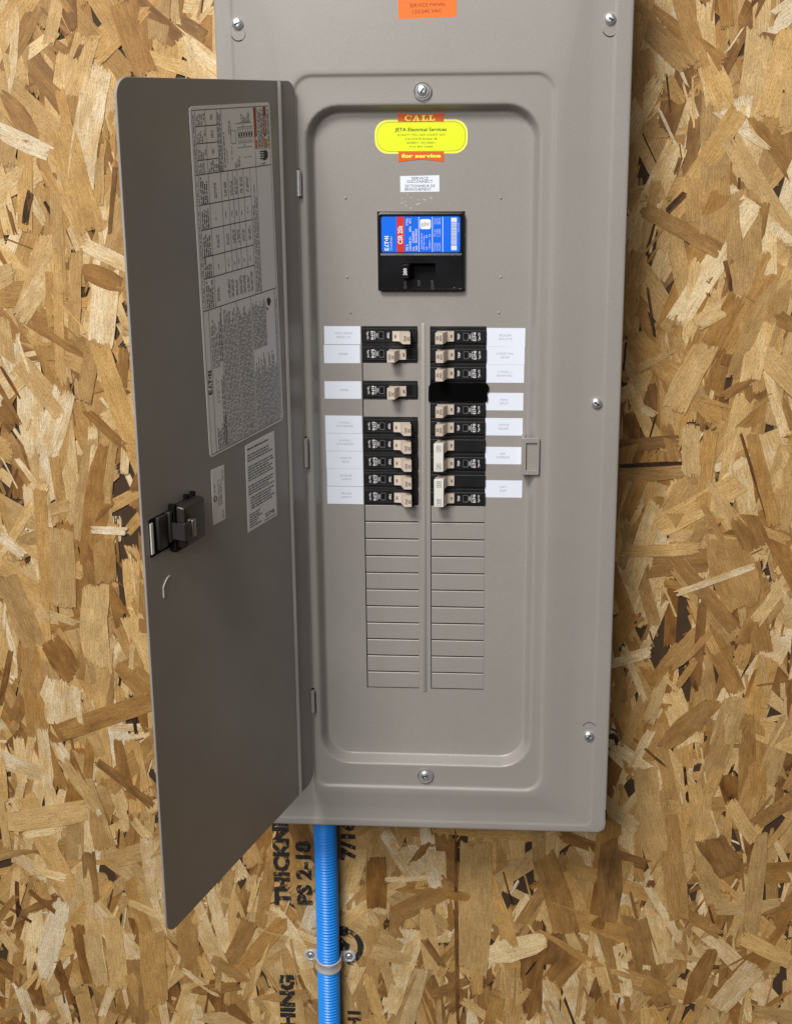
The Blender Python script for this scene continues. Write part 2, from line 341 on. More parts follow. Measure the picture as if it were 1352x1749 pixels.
def build_strands():
    rng = random.Random(11); NR_ = 12200
    S = []
    for i in range(NR_):
        c = rng.random()
        if c < 0.38: L = rng.uniform(60, 155); w = rng.uniform(10, 31)
        elif c < 0.66: L = rng.uniform(28, 90); w = rng.uniform(6, 17)
        else: L = rng.uniform(12, 62); w = rng.uniform(1.4, 5.0)
        ang = rng.gauss(0, 20) if rng.random() < 0.74 else rng.uniform(-90, 90)
        t = rng.random()
        if c >= 0.66: tone = rng.uniform(-.2, 0.06) if t < .07 else (rng.uniform(0.03, 0.5) if t < 0.70 else rng.uniform(0.82, 1.0))
        elif t < 0.16: tone = rng.uniform(0.11, 0.34)
        elif t < 0.84: tone = min(0.88, max(0.24, rng.gauss(0.57, 0.18)))
        else: tone = rng.uniform(0.82, 1.0)
        key = rng.random() + (0.06 if c < 0.40 else 0.0)
        S.append((key, [rng.uniform(wx0, wx1), rng.uniform(wz0, wz1), L, w, R(ang), tone, rng.random()]))
    S.sort(key=lambda q: q[0]); S = [q[1] for q in S]
    # the flakes and dark lines one notices first, where they lie on the board: x, z, length, width, angle, tone
    for q in ((103,-788,81,32.7,-1.22,1),(-14,-694,83,7.1,-1.47,1),(-63,-703,72,24.3,3.13,0.08),(-5,-723,80,26.2,-1.00,0.3),(215,-690,113,28.7,-3.11,0.1),(152,-711,106,31.7,-2.86,0.25),(345,-650,54,34.1,-2.55,0.08),
         (330,-819,84,20.9,-0.33,0.12),(406,-778,73,20.3,-2.06,0.8),(374,-831,74,27.7,-0.59,0.85),(55,-733,179,40.7,3.12,0.62),(34,-763,273,5.0,-3.13,0.08),(-433,207,56,23.8,-2.53,0.3),(-426,182,58,18.4,-2.01,0.98),
         (-373,144,113,31.7,-2.91,0.6),(-303,286,74,26.1,-2.82,0.32),(-429,113,37,7.6,-0.25,0.02),(-336,120,72,5.0,3.00,0.1),(-362,275,17,4.9,-0.49,0.1),(-347,62,56,15.7,-2.04,0.95),(-354,39,45,22.1,-1.98,0.2),
         (-431,-471,54,46.0,3.07,0.92),(-382,-488,124,25.0,-1.21,0.32),(-431,-414,51,31.8,-2.63,0.1),(-479,-274,36,13.4,-2.31,0.97),(-385,-373,103,33.2,3.11,0.8),(-405,-399,83,10.5,3.01,0.35),(-365,-254,42,9.5,-1.61,0.97),
         (-372,-291,54,25.8,3.14,0.4),(-501,-440,75,7.7,2.87,0.1),(-421,-302,97,28.8,3.12,0.58),(-469,-624,113,29.8,-1.38,0.8),(-366,-577,87,10.7,-2.31,0.08),(-476,-648,42,10.5,-1.38,0.98),(-511,-741,52,5.8,3.10,0.05),
         (-476,-747,53,6.6,-2.32,0.1),(-467,-704,41,11.6,-1.84,0.97),(-417,-823,81,20.9,-3.02,0.72),(-433,-818,85,16.7,-3.03,0.06),(-392,-815,104,23.6,-3.10,0.78),(-370,-870,94,23.8,-3.06,0.3),(-347,-752,54,10.2,-2.05,0.9),
         (-344,-835,111,32.3,-3.13,0.55),(244,-176,71,20.3,-1.53,0.33),(245,-169,72,5.2,-1.51,-0.6),(340,-295,88,48.9,-2.79,0.45),(260,-268,86,14.2,-1.52,0.68),(309,-318,116,16.6,-2.44,0.22),(321,-303,92,7.7,-1.18,0.92),  # the near-black sliver paints the deep shadow along a strand edge
         (355,-245,42,30.9,-2.69,0.15),(288,-153,58,20.0,-3.09,0.75),(306,-175,92,16.0,3.09,0.55),(367,-186,111,14.9,-2.86,0.45),(358,-184,109,3.4,-2.80,0.05),(265,-145,45,13.4,-2.89,0.28),(280,119,50,21.8,-3.09,0.5),
         (303,107,73,23.0,-3.10,0.48),(266,88,94,17.3,-2.07,0.3),(332,72,113,36.8,-3.10,0.52),(359,63,46,17.2,-3.12,0.97),(355,-17,115,37.0,2.79,0.5),(283,-71,78,28.4,2.73,0.72),(260,116,27,7.1,-0.75,0.05),
         (317,39,33,5.0,-2.90,0.08),(241,-54,47,8.0,-1.02,0.6)):
        q = list(q); q[5] = q[5] * .6 + .13 if 0 <= q[5] < .33 and q[3] > 9 else q[5]
        S.append(q + [rng.random()])
    NS = len(S)
    # who is on top where: paint ids onto a 2 mm grid in stacking order
    g = 2.0; nx = int((wx1 - wx0) / g); nz = int((wz1 - wz0) / g)
    idb = np.full((nz, nx), -1, np.int32)
    for i, (x, z, L, w, a, t, q) in enumerate(S):
        r = L / 2 + 2
        i0 = max(0, int((x - r - wx0) / g)); i1 = min(nx, int((x + r - wx0) / g) + 1)
        j0 = max(0, int((z - r - wz0) / g)); j1 = min(nz, int((z + r - wz0) / g) + 1)
        if i1 <= i0 or j1 <= j0: continue
        X = wx0 + (np.arange(i0, i1) + .5) * g - x; Z = wz0 + (np.arange(j0, j1) + .5) * g - z
        XX, ZZ = np.meshgrid(X, Z); ca, sa = math.cos(a), math.sin(a)
        U = -sa * XX + ca * ZZ; V = ca * XX + sa * ZZ
        msk = (np.abs(U) <= L / 2 + 1) & (np.abs(V) <= w / 2 + 1)
        idb[j0:j1, i0:i1][msk] = i
    cnt_all = np.bincount(idb[idb >= 0].ravel(), minlength=NS)
    # the stretch of wall the photograph shows: inside its frame, not behind the panel or its door
    zz = wz0 + (np.arange(nz) + .5) * g; xx = wx0 + (np.arange(nx) + .5) * g
    XX, ZZ = np.meshgrid(xx, zz)
    t = (327 - ZZ) / 1255
    vis = (ZZ < 327) & (ZZ > -925) & (XX > -442 - 108 * t) & (XX < 366 + 78 * t)
    vis &= ~((XX > -217) & (XX < 210) & (ZZ > -627)) & ~((XX > -324) & (XX < -180) & (ZZ < 249) & (ZZ > -780 + (XX + 322) * 1.14))
    cnt_vis = np.bincount(idb[(idb >= 0) & vis].ravel(), minlength=NS)
    top = set(int(k) for k in np.argsort(-cnt_vis)[:300])
    def outline(L, w, r):
        p = []
        sl = r.uniform(-.45, .45) * w if r.random() < .6 else 0
        tp, tq = (r.uniform(0.86, 1.0), r.uniform(0.86, 1.0)) if r.random() < .72 else (r.uniform(0.35, 1.0), r.uniform(0.5, 1.0)); nb = 2 if w < 6 else r.choice((3, 4, 5))
        jag = min(3.5, 0.10 * w + 0.6); bend = r.gauss(0, .05) * w; ns = 5
        def half(f): return w / 2 * min(1.0, tp + (1 - tp) * f * 3.5, tq + (1 - tq) * (1 - f) * 3.5)
        for k in range(nb): f = k / (nb - 1); p.append(((f - .5) * w * tp, -L / 2 + sl * (f - .5) + r.uniform(-jag, jag)))
        for k in range(1, ns): f = k / ns; p.append((half(f) + bend * math.sin(math.pi * f) + r.uniform(-.035, .035) * w, -L / 2 + L * f))
        sl2 = r.uniform(-.45, .45) * w if r.random() < .6 else 0
        for k in range(nb): f = 1 - k / (nb - 1); p.append(((f - .5) * w * tq, L / 2 + sl2 * (f - .5) + r.uniform(-jag, jag)))
        for k in range(ns - 1, 0, -1): f = k / ns; p.append((-half(f) + bend * math.sin(math.pi * f) + r.uniform(-.035, .035) * w, -L / 2 + L * f))
        return p
    rv, rf, rt, rq, ruv, rrl = [], [], [], [], [], []
    def emit(i, V, Fc, T, Q, UVs, RL):
        x, z, L, w, a, tone, tint = S[i]; r = random.Random(1000 + i)
        out = outline(L, w, r); n = len(out); o = len(V); ca, sa = math.cos(a), math.sin(a)
        h = 0.35 + 1.7 * i / NS + r.uniform(-.15, .15); tu = r.gauss(0, .005); tv = r.gauss(0, .016)
        if i >= NR_: h += .25; tu *= .2; tv *= .3
        u0, v0 = r.uniform(0, 50), r.uniform(0, 50)
        cur = r.gauss(0, 0.00004)
        uvl = []
        for lev in (0, 1):
            for (v_, u_) in out:
                yy = YW - (h + tu * u_ + tv * v_ + cur * u_ * u_) if lev == 0 else YW - max(-2.0, h - 1.1 + tu * u_ + tv * v_)
                V.append(((x + ca * v_ - sa * u_) * MM, yy * MM, (z + sa * v_ + ca * u_) * MM))
                uvl.append((u0 + u_ * MM, v0 + v_ * MM))
        # inner ring 6 mm in from the outline: the print of the edge distance (rel) runs 0 -> 1 between the two
        ends = [min(L / 2 - u_, u_ + L / 2) < L * .09 for (v_, u_) in out]
        sc_u, sc_v = max(.2, 1 - 26 / L), max(.25, 1 - 5 / w)
        for (v_, u_) in out:
            a_, b_ = v_ * sc_v, u_ * sc_u
            V.append(((x + ca * a_ - sa * b_) * MM, (YW - (h + tu * b_ + tv * a_ + cur * b_ * b_)) * MM, (z + sa * a_ + ca * b_) * MM)); uvl.append((u0 + b_ * MM, v0 + a_ * MM))
        def rl(k):
            if k >= 2 * n: return (9.0, 9.0)
            return (9.0, 0.0) if ends[k % n] else (0.0, 9.0)
        fs = [tuple(range(2 * n, 3 * n))] + [(j, (j + 1) % n, 2 * n + (j + 1) % n, 2 * n + j) for j in range(n)] + [(j, j + n, (j + 1) % n + n, (j + 1) % n) for j in range(n)]
        for q, f in enumerate(fs):
            Fc.append(tuple(o + k for k in f)); T.append(tone); Q.append(tint)
            UVs.extend(uvl[k] for k in f); RL.extend((rl(k) for k in f))
    def mk(name, V, Fc, T, Q, UVs, RL):
        me = bpy.data.meshes.new(name); me.from_pydata(V, [], Fc); me.materials.append(M['strand'])
        uvl = me.uv_layers.new(name='grain'); uvl.data.foreach_set('uv', [c for p in UVs for c in p])
        uv2 = me.uv_layers.new(name='rel'); uv2.data.foreach_set('uv', [c for p in RL for c in p])
        at = me.attributes.new('tone', 'FLOAT', 'FACE'); at.data.foreach_set('value', T)
        at = me.attributes.new('tint', 'FLOAT', 'FACE'); at.data.foreach_set('value', Q)
        o = bpy.data.objects.new(name, me); col.objects.link(o); o.parent = wall
        return o
    for i in range(NS):
        if i in top:
            V, Fc, T, Q, U, W_ = [], [], [], [], [], []; emit(i, V, Fc, T, Q, U, W_); mk('strand', V, Fc, T, Q, U, W_)
        elif cnt_all[i] > 0:
            emit(i, rv, rf, rt, rq, ruv, rrl)
    o = mk('small_strands', rv, rf, rt, rq, ruv, rrl); o['kind'] = 'stuff'
build_strands()

# stencilled mill marks on the board (sprayed print)
YI = YW - 2.6
mb = MB()
def stencil(body, x, z, h, length, bold=0.055):
    mb.text(body, x, z, h, YI, 'stencil', rot=90, bold=bold, width=length)
stencil('THICKNESS', -177.5, -662, 18.5, 150)
stencil('PS 2-18', -150.5, -692, 17.5, 88)
stencil('7/16', -96, -644, 16.5, 56)
stencil('SHEATHING', -176, -921, 18, 170)
stencil('H1', -92.5, -897, 15.5, 26)
mk_ = []
for k in range(15):
    a = R(-68 + 136 * k / 14); mk_.append((-111 + 31 * math.cos(a), -793 + 28 * math.sin(a)))
inn = [(-111 + 23.5 * math.cos(R(-68 + 136 * k / 14)), -793 + 23 * math.sin(R(-68 + 136 * k / 14))) for k in range(15)]
for k in range(14): mb.flat([inn[k], mk_[k], mk_[k + 1], inn[k + 1]], YI, 'stencil')
mb.flat(disc(-104.5, -771, 7.5, 9), YI, 'stencil'); mb.flat([(-112, -812), (-99, -801), (-97, -790), (-108, -780), (-114, -795)], YI, 'stencil')
mb.build('stencil_lettering', wall, smooth=0)

# ================================================================== THE PANEL
panel = empty('breaker_panel', (0, 85, -562))
tag(panel, 'grey metal breaker panel with open door on the strand board wall', 'breaker panel')
PO = (0, 85, -562)
def part(mb, name, parent=panel, smooth=35): return mb.build(name, parent, PO, smooth)

# ---- enclosure box behind the cover
mb = MB()
bx = (-183, 183, -548, 388)
o_ = rr(*bx, 2, 84.6, 2); i_ = rr(*bx, 2, -2, 2)
mb.loft([o_, i_], 'paint'); part(mb, 'enclosure_box')

# ---- stamped cover
mb = MB()
CX, Z0, Z1 = 197.8, -562.5, 402.0
def inset(d, y, r): return rr(-CX + d, CX - d, Z0 + d, Z1 - d, r, y, 7)
def frame(d, y, r): return rr(-124 + d, 126 - d, -511 + d, 246 - d, r, y, 7)
def rim(d, y, r): return rr(-114 + d, 114 - d, -484 + d * .75, 218.5 - d, r, y, 7)
rings = [inset(1.4, 4, 9), inset(0.2, 2, 10), inset(0, -9, 10), inset(.12, -10.4, 9.9), inset(.45, -11.4, 9.6), inset(1.1, -12.0, 9.2), inset(2.0, -12.25, 9), inset(4, -12.3, 9), rr(-183, 183, -555, 391, 8, -12.4, 7), rr(-181.8, 181.8, -554, 390, 8, -12.35, 7), rr(-180.4, 180.4, -552.6, 389, 7, -11.8, 7), rr(-179.2, 179.2, -551.4, 388, 7, -11.68, 7),
         rr(-165, 165, -544, 374, 9, -11.7, 7), rr(-161, 161, -540, 370, 10, -11.8, 7), rr(-157, 157, -536, 360, 11, -12.15, 7),
         rr(-135, 137, -520, 256, 21, -14.75, 7), rr(-131, 133, -517, 252, 20, -15.05, 7), frame(-2.6, -15.15, 19.5), frame(-1.4, -15.1, 19), frame(-.4, -14.7, 18.4), frame(1.0, -13.6, 17.4), frame(2.0, -13.2, 16.6), frame(3.4, -13.15, 16), frame(6, -13.15, 15),
         rim(-4.5, -13.2, 37), rim(-1.8, -13.35, 35), rim(-.4, -13.3, 33.8), rim(.7, -12.8, 32.6), rim(1.8, -11.6, 31.6), rim(3.0, -9.2, 30.5), rim(5.8, -2.6, 27.5), rim(6.8, -1.0, 26.5), rim(8.2, -0.1, 25), rim(10, 0.25, 24)]
mb.loft(rings, 'paint'); part(mb, 'cover', smooth=50)

mb = MB(); mb.prism([(196.9, -545.5), (198.1, -545.5), (197.6, -534), (196.2, -533)], -12.6, -9, 'dark'); part(mb, 'chipped_paint', smooth=0)
# ---- dead front with openings for the breakers
mb = MB()
CI, CO = 6.3, 63.1; PITCH = 19.05; NR = 21
xs = [-112, -CO, -45.6, -CI, CI, 41.2, CO, 112]; zs = [-487, -NR * PITCH, 0, 36.0, 115.2, 222]
def hole(xa, xb, za, zb):
    xm, zm = (xa + xb) / 2, (za + zb) / 2
    return (CI < abs(xm) < CO and -NR * PITCH < zm < 0) or (-45.6 < xm < 41.2 and 36 < zm < 115.2)
for i in range(len(xs) - 1):
    for j in range(len(zs) - 1):
        if not hole(xs[i], xs[i + 1], zs[j], zs[j + 1]): mb.rect(xs[i], xs[i + 1], zs[j], zs[j + 1], 0, 'paint')
for (xa, xb, za, zb) in ((-CO, -CI, -NR * PITCH, 0), (CI, CO, -NR * PITCH, 0), (-45.6, 41.2, 36, 115.2)):   # sheet edge round each opening
    a = [(xa, 0, za), (xb, 0, za), (xb, 0, zb), (xa, 0, zb)]; b = [(p[0], 1.4, p[2]) for p in a]
    mb.add(a + b, [(1, 0, 4, 5), (2, 1, 5, 6), (3, 2, 6, 7), (0, 3, 7, 4)], 'paint')
# bead between the two columns
for (hw, xc) in ((2.4, -0.3),):
    prof = [(-2.6, 0.02), (-1.9, -0.55), (-0.7, -1.15), (0.7, -1.15), (1.9, -0.55), (2.6, 0.02)]
    v = []; f = []
    for zz_, sc in ((-404, 0), (-402, 1), (1, 1), (3, 0)):
        v += [(xc + p[0], p[1] * sc if sc else 0.05, zz_) for p in prof]
    for a in range(3):
        for j in range(5): f.append((a * 6 + j, a * 6 + j + 1, a * 6 + j + 7, a * 6 + j + 6))
    mb.add(v, f, 'paint')
for x_, z_ in ((-76.7, 128.6), (-76.4, 50), (-74.1, 13.7), (76.2, 128), (77, 50), (75.1, 13.9)):   # stamped dimples
    mb.lathe_y([(1.5, 0.02), (1.25, -.45), (.7, -.85), (.2, -1.0)], x_, z_, 'paint', 10)
part(mb, 'dead_front')
mb = MB(); mb.rect(-115, 115, -490, 225, 30, 'dark'); part(mb, 'interior_back')

# ---- knockout plates still in place
rng = random.Random(5)
def knockout(side, k):
    mb = MB(); za = -PITCH * k - 0.25; zb = -PITCH * (k + 1) + (1.15 if k >= 10 else 0.15)
    if k == 10: za = -PITCH * k - 0.2
    xa, xb = (-CO + 1.0, -CI + .02) if side < 0 else (CI + 0.85, CO - 0.12)
    t = rng.uniform(-.15, .1); yb = rng.uniform(-.15, .18)
    v = [(xa, yb, zb), (xb, yb * .4, zb), (xb, t * .4, za), (xa, t, za)]
    e = .55; sx_ = (e, -.05, -.05, e); sz_ = (e * .6, e * .6, -e, -e)
    v = [(p[0] + a_, p[1], p[2] + b_) for p, a_, b_ in zip(v, sx_, sz_)] + [(p[0], p[1] + .45, p[2]) for p in v]
    v += [(p[0], p[1] + 1.1, p[2]) for p in v[4:8]]
    mb.add(v, [(0, 1, 2, 3)] + [(b_ + (j + 1) % 4, b_ + j, b_ + j + 4, b_ + (j + 1) % 4 + 4) for b_ in (0, 4) for j in range(4)], 'paint')
    part(mb, 'knockout', smooth=0)
left_on = {0: 'on', 1: 'off', 3: 'off', 5: 'on', 6: 'on', 7: 'on', 8: 'on', 9: 'on'}
for k in range(NR):
    if k not in left_on: knockout(-1, k)
    if k >= 10: knockout(1, k)

# ---- screws
def screw_mesh(mb, x, z, y, r, slot, hgt=3.0, mat='zinc'):
    mb.lathe_y([(r, y), (r, y - hgt * .35), (r * .93, y - hgt * .6), (r * .72, y - hgt * .86), (r * .4, y - hgt * .98), (r * .12, y - hgt)], x, z, mat, 24)
    for a in (slot, slot + 90):
        c, s_ = math.cos(R(a)), math.sin(R(a)); l, w = r * .50, r * .12
        pts = [(-l, -w), (l, -w), (l, w), (-l, w)]
        mb.prism([(x + c * p[0] - s_ * p[1], z + s_ * p[0] + c * p[1]) for p in pts], y - hgt * 1.01, y - hgt * .6, 'dark' if a == slot else 'zinc_dull')
for x_, z_, sl, y_, kh in ((-175.6, 294.5, 25, -12.1, -1), (175.6, 294.3, 150, -12.1, -1), (173.6, -75.7, 140, -12.1, 0), (176, -444.6, 60, -12.1, 1), (-176, -75.7, 10, -12.1, 0), (-176, -444.6, 80, -12.1, 1)):
    mb = MB(); screw_mesh(mb, x_, z_, y_, 5.4, sl, 3.6); part(mb, 'cover_screw')
    if kh:
        mb = MB(); zc = z_ + kh * 8.8; 
        mb.lathe_y([(6.9, -11.9), (6.9, -12.28), (6.3, -12.36), (6.1, -12.22)], x_ + .3, zc, 'paint', 28, cap=True)
        ring_tube(mb, x_ + .3, zc, -12.25, 6.9, .32, 'dark', 200 if kh < 0 else 20, 300 if kh < 0 else 160)
        part(mb, 'keyhole')
for z_, sl in ((230.9, 60), (-495.2, 20)):
    mb = MB(); screw_mesh(mb, 0, z_, -15.0, 5.2, sl, 2.6)
    ring_tube(mb, 0, z_, -15.5, 8.2, .7, 'paint'); ring_tube(mb, 0, z_, -15.4, 6.0, .35, 'zinc_dull')
    part(mb, 'frame_screw')

# ---- latch strike on the right rim
mb = MB()
def ring_plate(x0, x1, z0, z1, a0, a1, c0, c1, y0, y1, mat):
    A = rr(x0, x1, z0, z1, 1.2, y1, 3); B = rr(x0, x1, z0, z1, 1.2, y0 + .5, 3); B2 = rr(x0 + .5, x1 - .5, z0 + .5, z1 - .5, 1, y0, 3)
    C_ = rr(a0 - .3, a1 + .3, c0 - .3, c1 + .3, .6, y0, 3); D = rr(a0, a1, c0, c1, .5, y0 + .4, 3); E_ = rr(a0, a1, c0, c1, .5, y1, 3)
    mb.loft([A, B, B2, C_, D, E_], mat)
ring_plate(99.4, 117.5, -150.9, -111.8, 104, 115.4, -145.8, -117, -16.6, -15.0, 'paint')
mb.box(99.8, 103.0, -15.3, 0.5, -150.5, -112.2, 'paint')
mb.rect(103, 116.4, -147, -116, -14.2, 'paint')
part(mb, 'latch_strike')

# ---- printed labels on the dead front
def circuit_label(x0, x1, z0, z1, lines, label, tilt=0.0):
    mb = MB(); mb.prism([(x0, z0), (x1, z0 + tilt), (x1 + tilt * -.2, z1 + tilt), (x0, z1)], -.22, .05, 'label')
    xc, zc = (x0 + x1) / 2 + (-0.5 if x0 > 0 else 1.2), (z0 + z1) / 2 + tilt / 2
    n = len(lines)
    for i, t in enumerate(lines):
        mb.text(t, xc, zc + ((n - 1) / 2 - i) * 3.9, 2.35, -.28, 'label_ink', width=min(24, 1.75 * len(t)))
    o = part(mb, 'circuit_label', smooth=0); o['label'] = label
LL = [(0, (-100.9, -64.2, -18.9, -.2), ['OFFC RR/RM', 'MEZZ LTS'], 0), (1, (-101.6, -64.8, -38.6, -19.6), ['SPARE'], 0.1), (3, (-101.9, -64.2, -76, -57.6), ['SPARE'], 0.1),
      (5, (-102.1, -64.0, -112.6, -93.8), ['S WALL/', 'STO RECEPS'], -.2), (6, (-102, -63.8, -131.7, -112.9), ['W WALL/', 'STO RECEPS'], -.2), (7, (-101.8, -63.7, -150.9, -132), ['CONF RM', 'RECP'], -.3),
      (8, (-101.5, -63.7, -170, -151.2), ['EXTRIOR', 'LIGHTS'], -.2), (9, (-101.7, -63.9, -189.6, -170.5), ['RR-CAN', 'LIGHTS'], -.2)]
for k, (x0, x1, z0, z1), t, tl in LL: circuit_label(x0, x1, z0, z1, t, 'white circuit label reading ' + ' '.join(t).replace('/', ' ').lower(), tl)
RL = [((63.5, 102.0, -20.6, -1.6), ['BOILER/', 'WTR HTTR'], -.2), ((63.5, 101.7, -39.3, -20.8), ['E MEZZ WAL', 'RECEP'], 0), ((63.5, 101.4, -58.2, -39.5), ['S WALL /', 'RR/RM REC'], 0), ((62.9, 101.1, -87.2, -68.8), ['MINI', 'SPLIT'], 0),
      ((62.8, 100.9, -113.8, -95.4), ['OFFICE', 'RECEPS'], 0), ((62.8, 100.2, -144.6, -126.1), ['AIR', 'COMPRSSR'], 0), ((63.0, 101.3, -180.7, -162.1), ['LIFT', 'PUMP'], 0)]
for (x0, x1, z0, z1), t, tl in RL: circuit_label(x0, x1, z0, z1, t, 'white circuit label reading ' + ' '.join(t).replace('/', ' ').lower(), tl)

mb = MB(); mb.prism([(-22.4, 134.1), (16.0, 134.4), (15.9, 150.3), (-22.5, 149.6)], -.22, .05, 'label')
for t, zc, w, dx in (('SERVICE', 147.3, 16.2, -1.2), ('DISCONNECT', 144.2, 25, -1.2), ('SECTIONNEUR DE', 139.9, 29.5, -1.2), ('BRANCHEMENT', 136.6, 25.5, -3.2)):
    mb.text(t, -2 + dx, zc, 2.75, -.28, 'ink', width=w)
o = part(mb, 'disconnect_label', smooth=0); o['label'] = 'white bilingual service disconnect label above main breaker'
mb = MB(); rng = random.Random(3)
for x_, z_ in ((-15.5, 131.6), (-21, 128), (-12, 129), (6.5, 129), (-5, 126.5), (1.5, 126.3), (-21, 123.5), (-17, 121), (-4, 123), (-12.5, 118.5), (-18, 124.5), (8, 128.2), (0, 126.9), (-6, 122)):
    l = rng.uniform(.35, 1.3); w = rng.uniform(.2, .45)
    mb.prism([(x_ - l, z_ - w), (x_ + l, z_ - w * .4), (x_ + l * .8, z_ + w), (x_ - l * .6, z_ + w * .8)], -.15, .02, 'residue')
part(mb, 'adhesive_residue', smooth=0)

# ---- orange service label (partly out of the picture at its top)
mb = MB()
def tilt(x, z, a=1.9, c=(5, 307)):
    dx, dz = x - c[0], z - c[1]; ca, sa = math.cos(R(a)), math.sin(R(a)); return (c[0] + ca * dx - sa * dz, c[1] + sa * dx + ca * dz)
mb.prism([tilt(-22.2, 297.3), tilt(32.4, 297.3), tilt(32.4, 316.5), tilt(-22.2, 316.5)], -13.75, -13.0, 'orange')
for t, x_, z_, w in (('SERVICE PANAL', 5.4, 309.0, 34), ('120/240 VAC', 4.4, 303.2, 27.5)):
    xx_, zz_ = tilt(x_, z_); mb.text(t, xx_, zz_, 3.4, -13.85, 'orange_ink', rot=1.9, width=w)
o = part(mb, 'service_label', smooth=0); o['label'] = 'orange service label at the top of the cover'

# ---- yellow contractor sticker
mb = MB()
mb.prism(rr2(-46.9, 43.4, 171.2, 203.8, 13, 8), -.2, .05, 'yellow_pale')
mb.flat(rr2(-44.7, 41.2, 173.4, 201.6, 11.4, 8), -.26, 'green_ink')
mb.flat(rr2(-44.3, 40.8, 173.8, 201.2, 11.1, 8), -.32, 'yellow')
mb.prism([(-24.2, 201.9), (20.2, 201.9), (20.4, 210.4), (8, 209.2), (-2, 208.6), (-12, 209.2), (-24.6, 210.4)], -.38, .05, 'orange_red')
mb.prism([(-24.0, 163.2), (-12, 164.9), (-2, 165.7), (8, 164.9), (20.6, 163.2), (20.3, 173.2), (-24.0, 173.2)], -.38, .05, 'orange_red')
yl = -.45
def P(pts, x, z, h, sx): mb.flat([(x + a * h * sx, z + b * h) for a, b in pts], yl, 'yellow_pale')
def rcP(a, b, c, d, x, z, h, sx): P([(a, c), (b, c), (b, d), (a, d)], x, z, h, sx)
def slabL(x, z, h, sx):
    for q in ((.22, .50, .16, .84), (.05, .70, .84, 1), (.05, .95, 0, .16), (.78, .95, .16, .42)): rcP(*q, x, z, h, sx)
def slabA(x, z, h, sx):
    P([(.16, .14), (.30, .14), (.60, 1), (.42, 1)], x, z, h, sx); P([(.62, .14), (.92, .14), (.66, 1), (.60, 1), (.56, .86)], x, z, h, sx)
    rcP(0, .42, 0, .14, x, z, h, sx); rcP(.52, 1.06, 0, .14, x, z, h, sx); P([(.37, .30), (.62, .30), (.60, .42), (.41, .42)], x, z, h, sx)
def slabC(x, z, h, sx):
    n = 14
    for k in range(n):
        a, b = R(48 + 264 * k / n), R(48 + 264 * (k + 1) / n)
        def po(t, r1): return (.5 + .5 * r1 * math.cos(t), .5 + .5 * r1 * math.sin(t))
        def th(t): return 0.74 - 0.20 * max(0, -math.cos(t))
        P([po(a, th(a)), po(a, 1), po(b, 1), po(b, th(b))][::-1] if False else [po(a, 1), po(b, 1), po(b, th(b)), po(a, th(a))], x, z, h, sx)
    rcP(.84, .96, .62, .98, x, z, h, sx)
zc = 202.6; h = 5.3
slabC(-17.6, zc, h, 1.35); slabA(-9.9, zc, h, 1.25); slabL(-1.9, zc, h, 1.3); slabL(5.0, zc, h, 1.3)
mb.text('for service', -1.7, 169.0, 3.5, yl, 'yellow_pale', bold=0.045, width=38.5)
mb.text('JETA Electrical Services', -1.9, 194.2, 3.5, yl, 'ink', bold=0.014, width=50)
for t, z_, w in (('QUALITY YOU CAN COUNT ON!', 189.2, 46), ('410 STATE ROAD 48', 185.3, 31), ('AMERY, WI 54001', 181.6, 27.5), ('715 441 5440', 177.8, 22.5)):
    mb.text(t, -1.8, z_, 2.0, yl, 'green_ink', width=w)
o = part(mb, 'contractor_sticker', smooth=0); o['label'] = 'fluorescent yellow contractor sticker with orange ribbon at top'

# ================================================================== THE DOOR (hinged part of the panel)
TH = 1.2079; DW = 276.6; DZ0, DZ1 = -502.4, 241.1
door_mb = MB()
oy = 0.0
A = rr(-DW, 0, DZ0, DZ1, 15, 1.9, 8); B = rr(-DW, 0, DZ0, DZ1, 15, 0.35, 8); C2 = rr(-DW + .35, -.35, DZ0 + .35, DZ1 - .35, 14.7, 0, 8)
door_mb.loft([A, B, C2], 'paint'); 
door_mb.add(C2, [tuple(range(len(C2)))], 'paint'); door_mb.add(A, [tuple(range(len(A)))[::-1]], 'paint')
# rolled bead near the hinge and the stamped C for a padlock
def bead(mb, x, z0, z1, w, hgt):
    prof = [(-w, .05), (-w * .6, -hgt * .7), (0, -hgt), (w * .6, -hgt * .7), (w, .05)]
    v = [(x + p[0], p[1], z) for z in (z0, z1) for p in prof]
    mb.add(v, [(j, j + 1, j + 6, j + 5) for j in range(4)], 'paint')
bead(door_mb, -31.8, DZ0 + .4, DZ1 - .4, 2.1, 2.4)
door = door_mb.build('door', panel, smooth=40)
door.location = ((-121.24 - PO[0]) * MM, (-17 - PO[1]) * MM, (0 - PO[2]) * MM); door.rotation_euler = (0, 0, TH)
door['label'] = 'open door showing its shaded inside with instruction sheets'
def dpart(mb, name, smooth=35): return mb.build(name, door, (0, 0, 0), smooth)
mb = MB()
pts = [(-243.5, -171.2), (-247, -171.6), (-250.5, -174.3), (-253.6, -177.8), (-253.8, -187.2)]
for a, b in zip(pts[:-1], pts[1:]):
    d = (b[0] - a[0], b[1] - a[1]); l = math.hypot(*d); n = (-d[1] / l * .55, d[0] / l * .55)
    q = [(a[0] + n[0], a[1] + n[1]), (a[0] - n[0], a[1] - n[1]), (b[0] - n[0], b[1] - n[1]), (b[0] + n[0], b[1] + n[1])]
    ar = sum(q[i][0] * q[(i + 1) % 4][1] - q[(i + 1) % 4][0] * q[i][1] for i in range(4))
    mb.prism(q if ar > 0 else q[::-1], -.7, .1, 'residue')
dpart(mb, 'lock_tab_edge')
